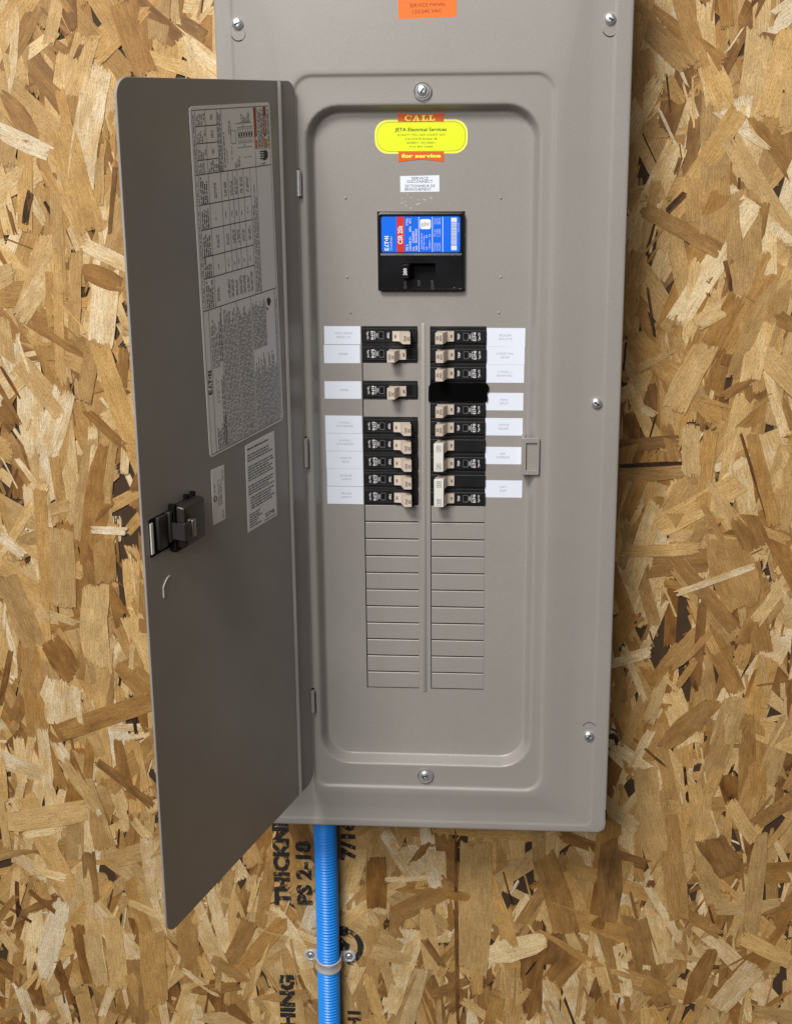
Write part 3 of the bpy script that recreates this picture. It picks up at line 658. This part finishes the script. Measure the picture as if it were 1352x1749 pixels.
for za, zb in ((132, 157.3), (-144, -113.5), (-421, -395.4)):
    mb = MB(); n = 10; rings = []
    for z_ in (za, zb): rings.append([(-.2 + 2.1 * math.cos(2 * math.pi * k / n), -1.2 + 2.1 * math.sin(2 * math.pi * k / n), z_) for k in range(n)])
    mb.loft(rings, 'zinc' if za > 0 else 'paint'); mb.add(rings[1], [tuple(range(n))], 'paint'); mb.add(rings[0], [tuple(range(n))[::-1]], 'paint')
    mb.box(-.6, 5, -.6, .8, za - .8, zb + .8, 'dark')
    dpart(mb, 'hinge')

# ---- instruction sheet: printed flat
mb = MB(); rng = random.Random(21)
SA = math.atan2(7.0, 304.0); TL = (-181.3, 218.4)
def sm(a, b): return (TL[0] + a * math.cos(SA) + b * math.sin(SA), TL[1] + a * math.sin(SA) - b * math.cos(SA))
def spoly(pts, y, mat):
    q = [sm(*p) for p in pts]; ar = sum(q[i][0] * q[(i + 1) % len(q)][1] - q[(i + 1) % len(q)][0] * q[i][1] for i in range(len(q)))
    mb.flat(q if ar > 0 else q[::-1], y, mat)
def srect(a0, a1, b0, b1, y, mat): spoly([(a0, b0), (a1, b0), (a1, b1), (a0, b1)], y, mat)
q = [sm(a, 304.5 - b) for a, b in rr2(0, 131.6, 0, 304.5, 4, 4)]
mb.prism(q, -.25, .05, 'paper')
y1, y2 = -.31, -.37
def hl(b, a0, a1, w=.6): srect(a0, a1, b - w / 2, b + w / 2, y1, 'ink')
def vl(a, b0, b1, w=.55): srect(a - w / 2, a + w / 2, b0, b1, y1, 'ink_soft')
hl(3.2, 3, 128.8); hl(302.4, 3, 128.8, .7); vl(128.8, 3.5, 302); vl(3.0, 3.5, 302, .45)
hl(56.5, 3, 128.8, .8); hl(172.8, 3, 128.8, .8)
for b in (16.5, 30.8, 44.6): hl(b, 7.3, 40.6, .8)
for b in (82, 103.3, 126.6, 145.2): hl(b, 7.3, 91, .8)
vl(7.3, 3.6, 172.4); vl(22.8, 3.6, 172.4); vl(40.6, 3.6, 56); vl(47.5, 3.6, 56); vl(102, 42, 172.4); vl(91, 57, 172.4)
for a in (42.2, 53.6, 61.3, 69.1, 79.3): vl(a, 57, 145)
for a in (11, 30.4, 56.3, 81.6, 124.6): vl(a, 173.4, 302, .6)
def pr_(a0, a1, b0, b1, pitch, fill=.8, hg=.55, short=0, mat='ink_soft'): small_print(mb, sm, a0, a1, b0, b1, pitch, rng, mat, y2, fill, hg, short)
pr_(3.6, 6.9, 6, 55, 2.6); pr_(3.6, 6.9, 60, 170, 2.6, .6)
for b0, b1 in ((4.6, 15.6), (17.6, 30), (31.6, 43.8), (45.4, 55.6)): pr_(8.5, 19.5, b0, b1, 2.5, .75, .6, .45)
for b0, b1 in ((7, 12), (20, 27), (34.5, 40)): pr_(30, 35, b0, b1, 2.2, .8)
for b0, b1 in ((6, 12), (19.5, 25), (36, 41)): pr_(19.4, 22, b0, b1, 2.2, 1, .8, 0, 'ink')
pr_(24, 40, 45.5, 55.5, 2.9, .8, .65, .5, 'ink'); pr_(41, 47.2, 5, 56, 2.7, .95, .75); pr_(49, 52, 22, 54, 2.7, .9, .7)
for (b0, b1) in ((58, 81.5), (83, 102.5), (104.2, 126), (127.5, 144.6), (146.5, 171.5)): pr_(9, 22, b0, b1, 2.9, .9, .68, .35, 'ink')
for a, (b0, b1) in [(a, b) for a in (30, 46, 56, 63.5, 72.5, 83) for b in ((62, 78), (90, 97), (108, 121), (133, 140))]:
    pr_(a, a + (4.6 if b1 - b0 > 10 else 2.3), b0 + rng.uniform(0, 3), b1, 2.3, .85, .65, 0, 'ink_soft')
for a in (26, 44, 50, 57, 64, 70, 77, 83): pr_(a, a + 4.2, 150 + rng.uniform(0, 6), 168, 2.1, .9, .7)
pr_(92.5, 101, 60, 171, 2.9, .85, .6, .35)
# wiring diagram
pr_(58, 63, 14, 26, 2.4); pr_(79, 96, 6, 17, 2.3, .9, .6, .6); pr_(53, 56.5, 38, 50, 2.6); pr_(61, 64, 36, 48, 2.6); pr_(66, 76, 45, 55, 2.4, .85, .6, .5)
for a0_, a1_, b0, b1 in ((62, 70, 22.5, 33.5), ):
    for q in ((a0_, a1_, b0, b0 + .5), (a0_, a1_, b1, b1 + .5), (a0_, a0_ + .5, b0 + .5, b1), (a1_ - .5, a1_, b0 + .5, b1)): srect(*q, y1, 'ink_soft')
for k in range(6):
    a = 73.5 + 4.3 * k
    srect(a, a + .45, 20.5, 24.6, y1, 'ink_soft'); srect(a + 1, a + 3.6, 25.4, 28.4, y1, 'ink'); srect(a, a + .45, 29.4, 33.6, y1, 'ink_soft'); srect(a + 1.6, a + 3.4, 21.5, 22, y1, 'ink_soft'); srect(a + 1.6, a + 3.4, 32, 32.5, y1, 'ink_soft')
for b in (20.2, 24.9, 29.0, 33.9): srect(73.5, 99.4, b - .22, b + .22, y1, 'ink_soft')
srect(71, 97, 16.4, 16.9, y1, 'ink_soft'); srect(72, 97, 37.6, 38.1, y1, 'ink_soft'); srect(82, 96, 46.6, 47, y1, 'ink_soft'); pr_(82, 85, 18, 20, 2.2); pr_(83, 86, 35, 37, 2.2)
# danger stripes
srect(101.6, 106.4, 3.8, 31, y1, 'danger_red'); srect(101.6, 106.4, 31, 40.6, y1, 'danger_orange')
srect(118.4, 123.4, 3.8, 31, y1, 'danger_red'); srect(118.4, 123.4, 31, 40.6, y1, 'danger_orange')
for a, t in ((104, 'DANGER'), (120.9, 'PELIGRO')):
    x_, z_ = sm(a, 20); mb.text(t, x_, z_, 3.0, y2, 'danger_orange' if a < 110 else 'paper', rot=-90, bold=.01, width=15)
    spoly([(a - 2, 31.2), (a + 2, 29.2), (a + 2, 33.2)], y2 - .03, 'paper')
pr_(107.4, 117.6, 5, 40, 2.1, 1, .75); pr_(124, 128.2, 5, 40, 2.0, .95, .7)
srect(106.4, 128.5, 41, 41.3, y1, 'ink_soft')
# hand-in-lightning pictogram
for k in range(4): srect(110.5 - abs(1.5 - k) * .6, 117, 43.0 + k * 2.1, 44.3 + k * 2.1, y1, 'ink')
spoly([(117, 42.8), (121.5, 42.6), (124.2, 45), (124.2, 49), (121, 51.6), (115, 52), (115, 50.6), (117, 50.2)], y1, 'ink')
for p in ([(119, 53.2), (119.8, 54), (115.8, 55.6), (115.4, 54.8)], [(115.4, 54.8), (114.4, 53.9), (113.8, 54.4), (115.0, 55.5)], [(114.4, 53.2), (113.6, 53.4), (109.4, 56.0), (109.8, 56.3)]): spoly(p, y1, 'ink')
spoly([(110, 181), (114, 179), (118, 183), (115, 188), (111, 186)], y1, 'ink'); spoly([(108, 187), (112, 190), (110, 192)], y1, 'ink')
# lower half: dense paragraphs
x_, z_ = sm(6.8, 237); eaton(mb, x_, z_, 5.6, y2, 'ink', rot=90, sx=.98)
pr_(12.5, 24, 176, 226, 2.5, .8, .6, .35); pr_(25, 30, 178, 222, 2.5, .95, .7, .2, 'ink'); pr_(14, 30, 268, 301, 2.7, .9, .65, .5, 'ink'); pr_(16, 20, 236, 262, 2.6, .4); pr_(24.5, 30, 236, 300, 2.6, .9, .65, .1)
pr_(31.5, 56, 176, 301.5, 2.35, .85, .62, .12); pr_(57.5, 81, 178, 301.5, 2.25, .9, .66, .1)
pr_(83, 107, 178, 224, 2.25, .9, .66, .15); pr_(83, 123.5, 228, 301.5, 2.25, .9, .66, .3); pr_(125.3, 128.3, 180, 300, 2.2, .8, .6)
o = dpart(mb, 'instruction_sheet', 0); o['label'] = 'long white instruction sheet with wiring diagram and danger stripes'

# ---- small certification label, and the short notice sheet below
mb = MB()
mb.prism([(-173.8, -149.3), (-153.6, -149.6), (-152.2, -98.4), (-173.4, -97.6)], -.25, .05, 'paper')
ring_tube(mb, -169.2, -125.5, -.3, 2.6, .35, 'ink', n=16, k=4); mb.text('UL', -169.2, -125.5, 2.2, -.31, 'ink', rot=90)
def ident(a, b): return (a, -b)
small_print(mb, ident, -170.5, -168, 112, 120, 2.2, rng, 'ink', -.31, .9, .6)
small_print(mb, ident, -164.5, -156.5, 108, 134, 2.4, rng, 'ink_soft', -.31, .9, .6, .3); small_print(mb, ident, -157, -154.6, 101, 112, 2.2, rng, 'ink_soft', -.31, .9, .6)
eaton(mb, -157.2, -143.8, 1.9, -.31, 'ink', rot=90)
o = dpart(mb, 'certification_label', 0); o['label'] = 'small white certification label beside the latch'
mb = MB()
mb.prism([(-115.6, -176.0), (-61.2, -176.5), (-61.4, -90.0), (-114.9, -90.6)], -.25, .05, 'paper')
def land(a, b): return (b, -a)     # lines across
def lines(z_top, n, pitch, x0, x1, hg=.6, short=.25, mat='ink_soft'):
    for i in range(n):
        zl = z_top - i * pitch; x = x0; end = x1 - (x1 - x0) * short * rng.random()
        while x < end:
            wl = rng.uniform(1.8, 6)
            while wl > 0 and x < end:
                l = rng.uniform(.6, 1.3); hh = pitch * hg * rng.uniform(.7, 1.05)
                mb.rect(x, x + l, zl - hh / 2, zl + hh / 2, -.31, mat); x += l + .15; wl -= l
            x += rng.uniform(.6, 1.2)
lines(-95.5, 1, 3, -112, -72, .6, .1, 'ink'); lines(-101.5, 3, 2.7, -112, -64); lines(-113, 6, 2.6, -112, -63); lines(-132, 4, 2.6, -112, -63); lines(-144, 5, 2.6, -109, -64); lines(-160, 6, 2.5, -112, -88, .6, .5); lines(-174, 1, 2, -85, -64, .6, 0)
eaton(mb, -74.5, -169.5, 4.2, -.31, 'ink')
o = dpart(mb, 'notice_sheet', 0); o['label'] = 'short white notice sheet below the long instruction sheet'

# ---- door latch
mb = MB()
def lbox(x0, x1, y0, y1, z0, z1, mat, r=2.5):
    mb.loft([rr(x0, x1, z0, z1, r * .6, y1, 4), rr(x0, x1, z0, z1, r * .6, y0 + r, 4), rr(x0 + r * .3, x1 - r * .3, z0 + r * .3, z1 - r * .3, r * .6, y0 + r * .3, 4), rr(x0 + r, x1 - r, z0 + r, z1 - r, r * .5, y0, 4)], mat, cap=True)
lbox(-237, -204, -13.5, 0, -147.5, -110.5, 'latch_plastic', 3.2)
mb.box(-240.5, -236.5, -6, 0, -149.5, -108.5, 'dark'); mb.box(-218, -214.5, -4, 0, -110.6, -106.6, 'dark'); mb.box(-208, -205, -4, 0, -110.6, -106.8, 'dark'); mb.box(-238, -226, -4, 0, -151.6, -147.4, 'dark')
dpart(mb, 'latch_body', 40)
mb = MB(); mb.box(-268.5, -241, -.5, .3, -146.0, -113.0, 'dark')
mb.box(-259.5, -246.5, -3.2, -.4, -142.6, -113.8, 'latch_grey', .8); mb.box(-245.8, -241.5, -5.0, -.4, -140.2, -113.2, 'latch_grey', .6)
dpart(mb, 'latch_pocket', 40)
mb = MB(); mb.box(-268.0, -264.8, -1.6, -.4, -143.2, -116.5, 'tie'); dpart(mb, 'latch_slot_edge', 0)
mb = MB(); mb.box(-242.5, -231.5, -17.4, -16.2, -138.0, -122.5, 'latch_grey', .4); mb.box(-232.2, -226.8, -18.4, -13.0, -138.0, -122.5, 'latch_metal', .7); mb.box(-243.4, -242.0, -17.4, -2, -137.4, -123, 'latch_grey')
dpart(mb, 'latch_spring', 40)

# ================================================================== BREAKERS (each lifts out: a thing of its own)
ORD = ['first', 'second', 'third', 'fourth', 'fifth', 'sixth', 'seventh', 'eighth', 'ninth', 'tenth']
def breaker_parts(kind):
    """meshes in the breaker's own frame: x from the panel's middle outwards, z across, origin on the dead front plane"""
    out = {}
    H = PITCH if kind != 'two' else PITCH * 2
    mb = MB()
    for zc in ((0,) if kind != 'two' else (PITCH / 2, -PITCH / 2)):
        t, b = zc + PITCH / 2 - .12, zc - PITCH / 2 + .12
        prof = [(t, 8), (t, -.3), (t - .35, -.65), (t - 2.9, -.65), (t - 3.2, -.45), (t - 3.5, -2.2), (t - 3.9, -2.55), (b + 2.6, -2.55), (b + 2.3, -2.2), (b + 2.0, -.45), (b + 1.7, -.65), (b + .35, -.65), (b, -.3), (b, 8)]
        n = len(prof); x0, x1 = .35, 56.4
        v = [(x, p[1], p[0]) for x in (x0, x1) for p in prof]
        f = [(j + 1, j, j + n, j + n + 1) for j in range(n - 1)] + [tuple(range(n)), tuple(range(2 * n - 1, n - 1, -1))]
        mb.add(v, f, 'black')
        mb.rect(.8, 55.6, t - 4.15, t - 3.75, -2.62, 'edge_glint'); mb.rect(.8 if kind != 'two' else 27, 55.6, b + 1.75, b + 2.0, -.72, 'edge_glint'); mb.rect(.6, 55.9, t - .75, t - .45, -.72, 'edge_glint')  # pale strips put the streaks of light along moulded edges into the colour
        # slot the handle rocks in
        mb.prism(rr2(5.2, 26.4, zc - 5.9, zc + 5.2, .6, 2), -2.72, -2.5, 'dark')
    zc = 0 if kind != 'two' else -PITCH / 2
    def wt(t, x, w, h): mb.text(t, x, zc - .6, h, -2.66, 'white_ink', rot=90, bold=.02, width=w)
    wt('TRIP', 29.4, 6.2, 2.3); wt('TEST', 40.6, 5.0, 1.5)
    mb.rect(42.2, 42.7, zc - 4.6, zc + 3.4, -2.66, 'white_ink')
    eaton(mb, 45.2, zc - .6, 3.0, -2.66, 'white_ink', rot=90, sx=.74)
    wt('Type CH', 49.9, 8.0, 1.9)
    out['body'] = mb
    mb = MB()
    x0, x1, z0, z1 = 33.7, 39.0, zc - 4.6, zc + 3.3
    mb.loft([rr(x0, x1, z0, z1, .5, -2.4, 2), rr(x0, x1, z0, z1, .5, -3.0, 2), rr(x0 + .5, x1 - .5, z0 + .5, z1 - .5, .3, -3.0, 2), rr(x0 + .8, x1 - .8, z0 + .8, z1 - .8, .3, -2.5, 2)], 'grey_ink', cap=False)
    mb.rect(x0 + .7, x1 - .7, z0 + .7, z1 - .7, -2.62, 'dark')
    out['trip_window'] = mb
    def handle(zc, on=True):
        m_ = MB()
        prof = [(24.7, -2.4), (24.9, -3.6), (24.2, -4.5), (19.3, -4.9), (17.8, -5.6), (14.0, -15.4), (13.3, -16.0), (6.5, -16.0), (6.0, -15.4), (8.0, -5), (7.2, -2.4)]
        if not on: prof = [(36 - a, b) for a, b in prof]
        n = len(prof)
        def hz(p):  # width grows a little towards the rocker
            return 5.75 if p[1] < -8 else 5.1
        v = [(p[0], p[1], zc - hz(p)) for p in prof] + [(p[0], p[1], zc + hz(p)) for p in prof]
        f = [(j, (j + 1) % n, (j + 1) % n + n, j + n) for j in range(n)] + [tuple(range(n))[::-1], tuple(range(n, 2 * n))]
        a = sum(prof[i][0] * prof[(i + 1) % n][1] - prof[(i + 1) % n][0] * prof[i][1] for i in range(n))
        if a < 0: f = [q[::-1] for q in f]
        m_.add(v, f, 'tan')
        cx_, rx = (10, 22) if on else (26, 14)
        m_.text('20', cx_ - 1.7, zc + .3, 2.9, -16.06, 'ink', rot=90, bold=.02, width=4.0); m_.text('SWD', cx_ + 1.7, zc + .3, 2.4, -16.06, 'ink', rot=90, bold=.02, width=6.0)
        q = m_.v; m_.text('ON' if on else 'OFF', rx, zc, 2.3, -5.0, 'ink', rot=90, bold=.015, width=3.4 if on else 4)
        return m_
    if kind == 'two':
        out['handle'] = [handle(PITCH / 2), handle(-PITCH / 2)]
        mb = MB()
        mb.loft([rr(5.2, 14.6, -14.9, 14.9, .8, -8, 3), rr(4.0, 13.9, -14.9, 14.9, .8, -16.4, 3), rr(4.4, 13.5, -14.5, 14.5, .7, -16.9, 3)], 'tie', cap=True)
        mb.loft([rr(4.0, 13.9, -14.9, 14.9, .8, -16.4, 3)[::-1], rr(5.2, 14.6, -14.9, 14.9, .8, -8, 3)[::-1]], 'tie')
        for zc_ in (9.6, -9.6):
            for q in ((6.6, 6.9, zc_ - 3.4, zc_ + 3.4), (11.3, 11.6, zc_ - 3.4, zc_ + 3.4), (6.9, 11.3, zc_ - 3.4, zc_ - 3.0), (6.9, 11.3, zc_ + 3.0, zc_ + 3.4)): mb.rect(*q, -16.96, 'ink_soft')
            mb.text('20', 9.1, zc_, 3.4, -16.97, 'ink', rot=90, width=4.6)
        out['handle_tie'] = mb
    else: out['handle'] = [handle(0, kind == 'on')]
    return out
proto = {}; brng = random.Random(31)
def make_breaker(kind, side, zc, label):
    root = empty('circuit_breaker' if kind != 'two' else 'double_pole_breaker', (side * CI + brng.uniform(-.3, .3), brng.uniform(-.25, .25), zc))
    if side < 0: root.rotation_euler = (0, math.pi, 0)
    tag(root, label, 'circuit breaker', 'circuit breakers in the two columns')
    if kind not in proto:
        P_ = breaker_parts(kind); objs = []
        for nm, m_ in P_.items():
            for q in (m_ if isinstance(m_, list) else [m_]): objs.append(q.build(nm, root, (0, 0, 0), 30))
        proto[kind] = objs
    else:
        for s in proto[kind]:
            c = s.copy(); col.objects.link(c); c.parent = root
    return root
def zrow(k): return -PITCH * (k + .5)
for k, st in left_on.items():
    lab = 'black breaker, tan handle switched %s, %s row of left column' % (st, ORD[k])
    make_breaker(st, -1, zrow(k), lab)
for k in (0, 1, 2, 4, 5):
    lab = 'black breaker with tan handle, %s row of the right column' % ORD[k]
    make_breaker('on', 1, zrow(k), lab)
make_breaker('two', 1, -PITCH * 7, 'upper two-pole breaker with pale grey handle tie in the right column')
make_breaker('two', 1, -PITCH * 9, 'lowest two-pole breaker with pale grey handle tie in the right column')

# made-up matte black strip, drawing a smear over the fourth space on the right
mb = MB(); rng = random.Random(8); pts = []
for k in range(13): pts.append((4.6 + (63.8 - 4.6) * k / 12, -77.6 + rng.uniform(-.3, .3)))
for z_, x_ in ((-75.5, 64.6), (-73, 65.2), (-71.2, 64.5), (-69.0, 64.3), (-67.0, 65.4), (-64.5, 66.0), (-61.5, 65.6), (-59.6, 64.6)): pts.append((x_ + rng.uniform(-.3, .3), z_))
for k in range(12): pts.append((63.6 - (63.6 - 6.4) * k / 11, -58.6 + rng.uniform(-.3, .35)))
for z_, x_ in ((-61.3, 5.9), (-62.0, 4.9), (-69, 4.6), (-74, 4.6)): pts.append((x_, z_))
mb.prism(pts, -2.3, -.25, 'blot'); mb.box(CI + .4, CO - .4, -.6, 6, -76, -57.4, 'black')
strip = mb.build('blot_strip', None, (36, 0, -68), 0)
tag(strip, 'made-up matte black strip blotting out the fourth space of the right column', 'strip')

# ---- main breaker
main = empty('main_breaker', (-2, 0, 36)); tag(main, 'large black main breaker with blue label and handle marked 200', 'main breaker')
MO = (-2, 0, 36)
def mpart(mb, name, smooth=35): return mb.build(name, main, MO, smooth)
mb = MB(); x0, x1, z0, z1 = -45.3, 40.9, 36.3, 115.0
O = lambda d, y, r: rr(x0 + d, x1 - d, z0 + d, z1 - d, r, y, 5)
px0, px1, pz0, pz1 = -20.5, 12.2, 48.6, 64.6
mb.loft([O(0, 9, 3.5), O(0, -4.4, 3.5), O(.5, -5.6, 3.2), O(1.6, -6.2, 2.6), O(2.4, -6.2, 2.4), O(3.2, -5.5, 2.2)], 'blackgloss')
def plate(xa, xb, za, zb, y): mb.rect(xa, xb, za, zb, y, 'blackgloss')
ix0, ix1, iz0, iz1 = x0 + 3.0, x1 - 3.0, z0 + 3.0, z1 - 3.0
yb = -5.5
plate(ix0, ix1, 74.5, iz1, yb)
plate(ix0, px0, iz0, 72.4, yb - .5); plate(px1, ix1, iz0, 72.4, yb - .5); plate(px0, px1, iz0, pz0, yb - .5); plate(px0, px1, pz1, 72.4, yb - .5)
mb.add([(ix0, yb, 74.5), (ix1, yb, 74.5), (ix1, yb - .5, 72.4), (ix0, yb - .5, 72.4)], [(0, 3, 2, 1)], 'blackgloss')
a = rr(px0, px1, pz0, pz1, .2, yb - .5, 3); b = rr(px0, px1, pz0, pz1, .2, 4, 3)
mb.loft([b, a], 'dark'); mb.rect(px0, px1, pz0, pz1, 3.9, 'dark')
for t, x_ in (('ON', -17.8), ('TRIP', -4), ('OFF', 9.2)):
    mb.text(t, x_, 44.6, 2.6, yb - .58, 'grey_ink', rot=90, width=4.4 if t == 'ON' else 6.2)
ring_tube(mb, -17.8, 40.6, yb - .55, 1.2, .3, 'grey_ink', n=12, k=4); ring_tube(mb, 9.2, 39.8, yb - .55, 1.3, .3, 'grey_ink', n=12, k=4)
ring_tube(mb, 30, 42, yb - .5, 2.0, .3, 'blackgloss', n=14, k=5)
mpart(mb, 'case')
mb = MB()
mb.loft([rr(-16.5, -11.0, 50.5, 63.8, 1, 3, 3), rr(-21.0, -13.6, 50.6, 64.2, 1.2, -15.0, 3), rr(-20.3, -14.3, 51.2, 63.6, 1.2, -16.0, 3)], 'blackgloss', cap=True)
mb.text('200', -17.3, 57.4, 3.4, -16.08, 'white_ink', rot=90, bold=.03, width=7.0)
mpart(mb, 'handle')
mb = MB(); yl = -5.72; yk = -5.80; yz = -5.88
mb.prism(rr2(-41.2, 36.4, 75.5, 110.6, 2.2, 5), yl, -5.4, 'blue')
mb.rect(-26.1, -18.5, 75.6, 110.5, yk, 'red')
for x_ in (-4.1, 9.2, 19.4): mb.rect(x_ - .3, x_ + .3, 76, 110.2, yk, 'white_ink')
eaton(mb, -36.1, 84.4, 4.3, yk, 'white_ink', rot=90, sx=.86); mb.text('Circuit Breaker', -31.6, 84.4, 2.0, yk, 'white_ink', rot=90, width=14)
mb.text('CSR 25k', -22.3, 92.5, 4.7, yz, 'white_ink', rot=90, bold=.03, width=18.5)
def ml(t, x_, zc_, w, h=2.2, bold=.015): mb.text(t, x_, zc_, h, yk, 'white_ink', rot=90, bold=bold, width=w)
ml('200 A', -15.9, 80, 6.5); ml('2 Pole', -15.9, 105.3, 6.8); ml('120/240 V~', -12.7, 84, 14); ml('60Hz', -12.7, 98.3, 5.2); ml('40°C', -12.7, 106.3, 5.2)
ml('Cat.', -9.6, 79, 4.6); ml('CSR2200N', -9.6, 90.4, 11.6); ml('Style', -6.7, 79.6, 5); ml('7803C00G03', -6.7, 91.5, 14.2)
ml('Interrupting Capacity', -1.6, 86.5, 16, 1.6, 0); ml('RMS Sym. Amps', .8, 85, 14, 1.6, 0); ml('kA', 3.6, 79.6, 3, 1.8, 0); ml('25', 3.6, 91, 3, 1.8, 0); ml('120/240 V~', 6.6, 83.4, 9, 1.8, 0); ml('25', 6.6, 92, 3, 1.8, 0)
for z_, ww in ((80.8, 7.5), (94.5, 7), (106, 6)):
    for x_ in (11.6, 14.0, 16.4): ml({80.8: 'Terminal', 94.5: 'Wire size', 106: 'Torque'}[z_] if x_ < 12 else {80.8: 'Cu/Al', 94.5: '1-250', 106: '250 lb'}[z_], x_, z_, ww, 1.5, 0)
mb.flat(rr2(-2.9, 7.5, 98.3, 108.0, 1.8, 4), yk, 'paper')
for k in range(5): mb.rect(-1.6 + k * 1.7, -1.0 + k * 1.7, 100.2 + .4 * k, 104.6 + .5 * (k % 3), yz, 'grey_ink')
mb.rect(27.6, 33.2, 77.4, 82.0, yk, 'white_ink'); mb.rect(27.6, 33.2, 105, 109.4, yk, 'white_ink')
rng = random.Random(4); z_ = 82.6
while z_ < 104.4:
    w = rng.choice((.28, .28, .5, .75)); mb.rect(27.6, 33.2, z_, z_ + w, yk, 'white_ink'); z_ += w + rng.choice((.25, .3, .45))
ml('Made in USA', 34.9, 100, 9, 1.1, 0)
o = mpart(mb, 'rating_label', 0); o['label'] = 'bright blue rating label with red stripe and bar code'

# ================================================================== CONDUIT and STRAP
def conduit():
    mb = MB(); n = 28; pitch = 4.1; per = 8
    z_top, z_bot = -549.0, -1378.0; L = z_top - z_bot; rings = []
    steps = int(L / pitch * per)
    for i in range(steps + 1):
        z = z_top - L * i / steps
        t = min(1.0, (z_top - z) / 210.0); t = t * t * (3 - 2 * t)
        y = 58 + 12.5 * t; x = -121.7 + 1.0 * math.sin((z + 700) / 120.0)
        ph = (i / per) % 1.0; w = 0.5 - 0.5 * math.cos(2 * math.pi * ph); r = 12.0 + 2.0 * (w ** 0.8)
        rings.append([(x + r * math.cos(a), y + r * math.sin(a), z) for a in [2 * math.pi * k / n for k in range(n)]])
    rings = [r[::-1] for r in rings]
    mb.loft(rings, 'conduit')
    o = mb.build('conduit', None, (-121.7, 70, -1378), 60)
    tag(o, 'bright blue corrugated conduit running down the wall below the panel', 'conduit')
conduit()
strap = empty('pipe_strap', (-121.7, 84, -806)); tag(strap, 'galvanised two hole pipe strap clamping the blue conduit to the wall', 'pipe strap')
SO = (-121.7, 84, -806)
mb = MB(); n = 22; zc = -806; xc, yc = -121.9, 70.5
prof_z = [(-7.2, 0), (-6.6, .9), (-4.6, 1.1), (-3.6, .5), (3.6, .5), (4.6, 1.1), (6.6, .9), (7.2, 0)]
rings = []
path = []
for k in range(n + 1):
    a = R(180 + 180 * k / n); path.append((xc + 14.3 * math.cos(a), yc + 14.3 * math.sin(a), math.cos(a), math.sin(a)))
path = [(xc - 14.3, 83.0, -1, 0)] + path + [(xc + 14.3, 83.0, 1, 0)]
for (x_, y_, nx_, ny_) in path:
    rings.append([(x_ + nx_ * d, y_ + ny_ * d, zc + dz) for dz, d in prof_z] + [(x_ - nx_ * .4, y_ - ny_ * .4, zc + 7.2), (x_ - nx_ * .4, y_ - ny_ * .4, zc - 7.2)])
mb.loft(rings, 'zinc_dull'); mb.build('band', strap, SO, 40)
for s in (-1, 1):
    mb = MB(); ex = xc + s * 23.8
    o1 = [(xc + s * 13.6, zc - 7.2)] + [(ex + s * 8.0 * math.cos(R(t)), zc + 8.0 * math.sin(R(t))) for t in range(-90, 91, 15)] + [(xc + s * 13.6, zc + 7.2)]
    if s < 0: o1 = o1[::-1]
    mb.prism(o1, 81.6, 83.2, 'zinc_dull'); ring_tube(mb, ex, zc, 81.6, 6.4, .8, 'zinc_dull', n=20)
    ring_tube(mb, ex, zc, 81.5, 3.9, .5, 'dark', n=18)
    mb.build('ear', strap, SO, 40)
    mb = MB(); screw_mesh(mb, ex, zc, 81.6, 3.8, 35 if s < 0 else 70, 2.0, 'zinc'); mb.build('strap_screw', strap, SO, 40)
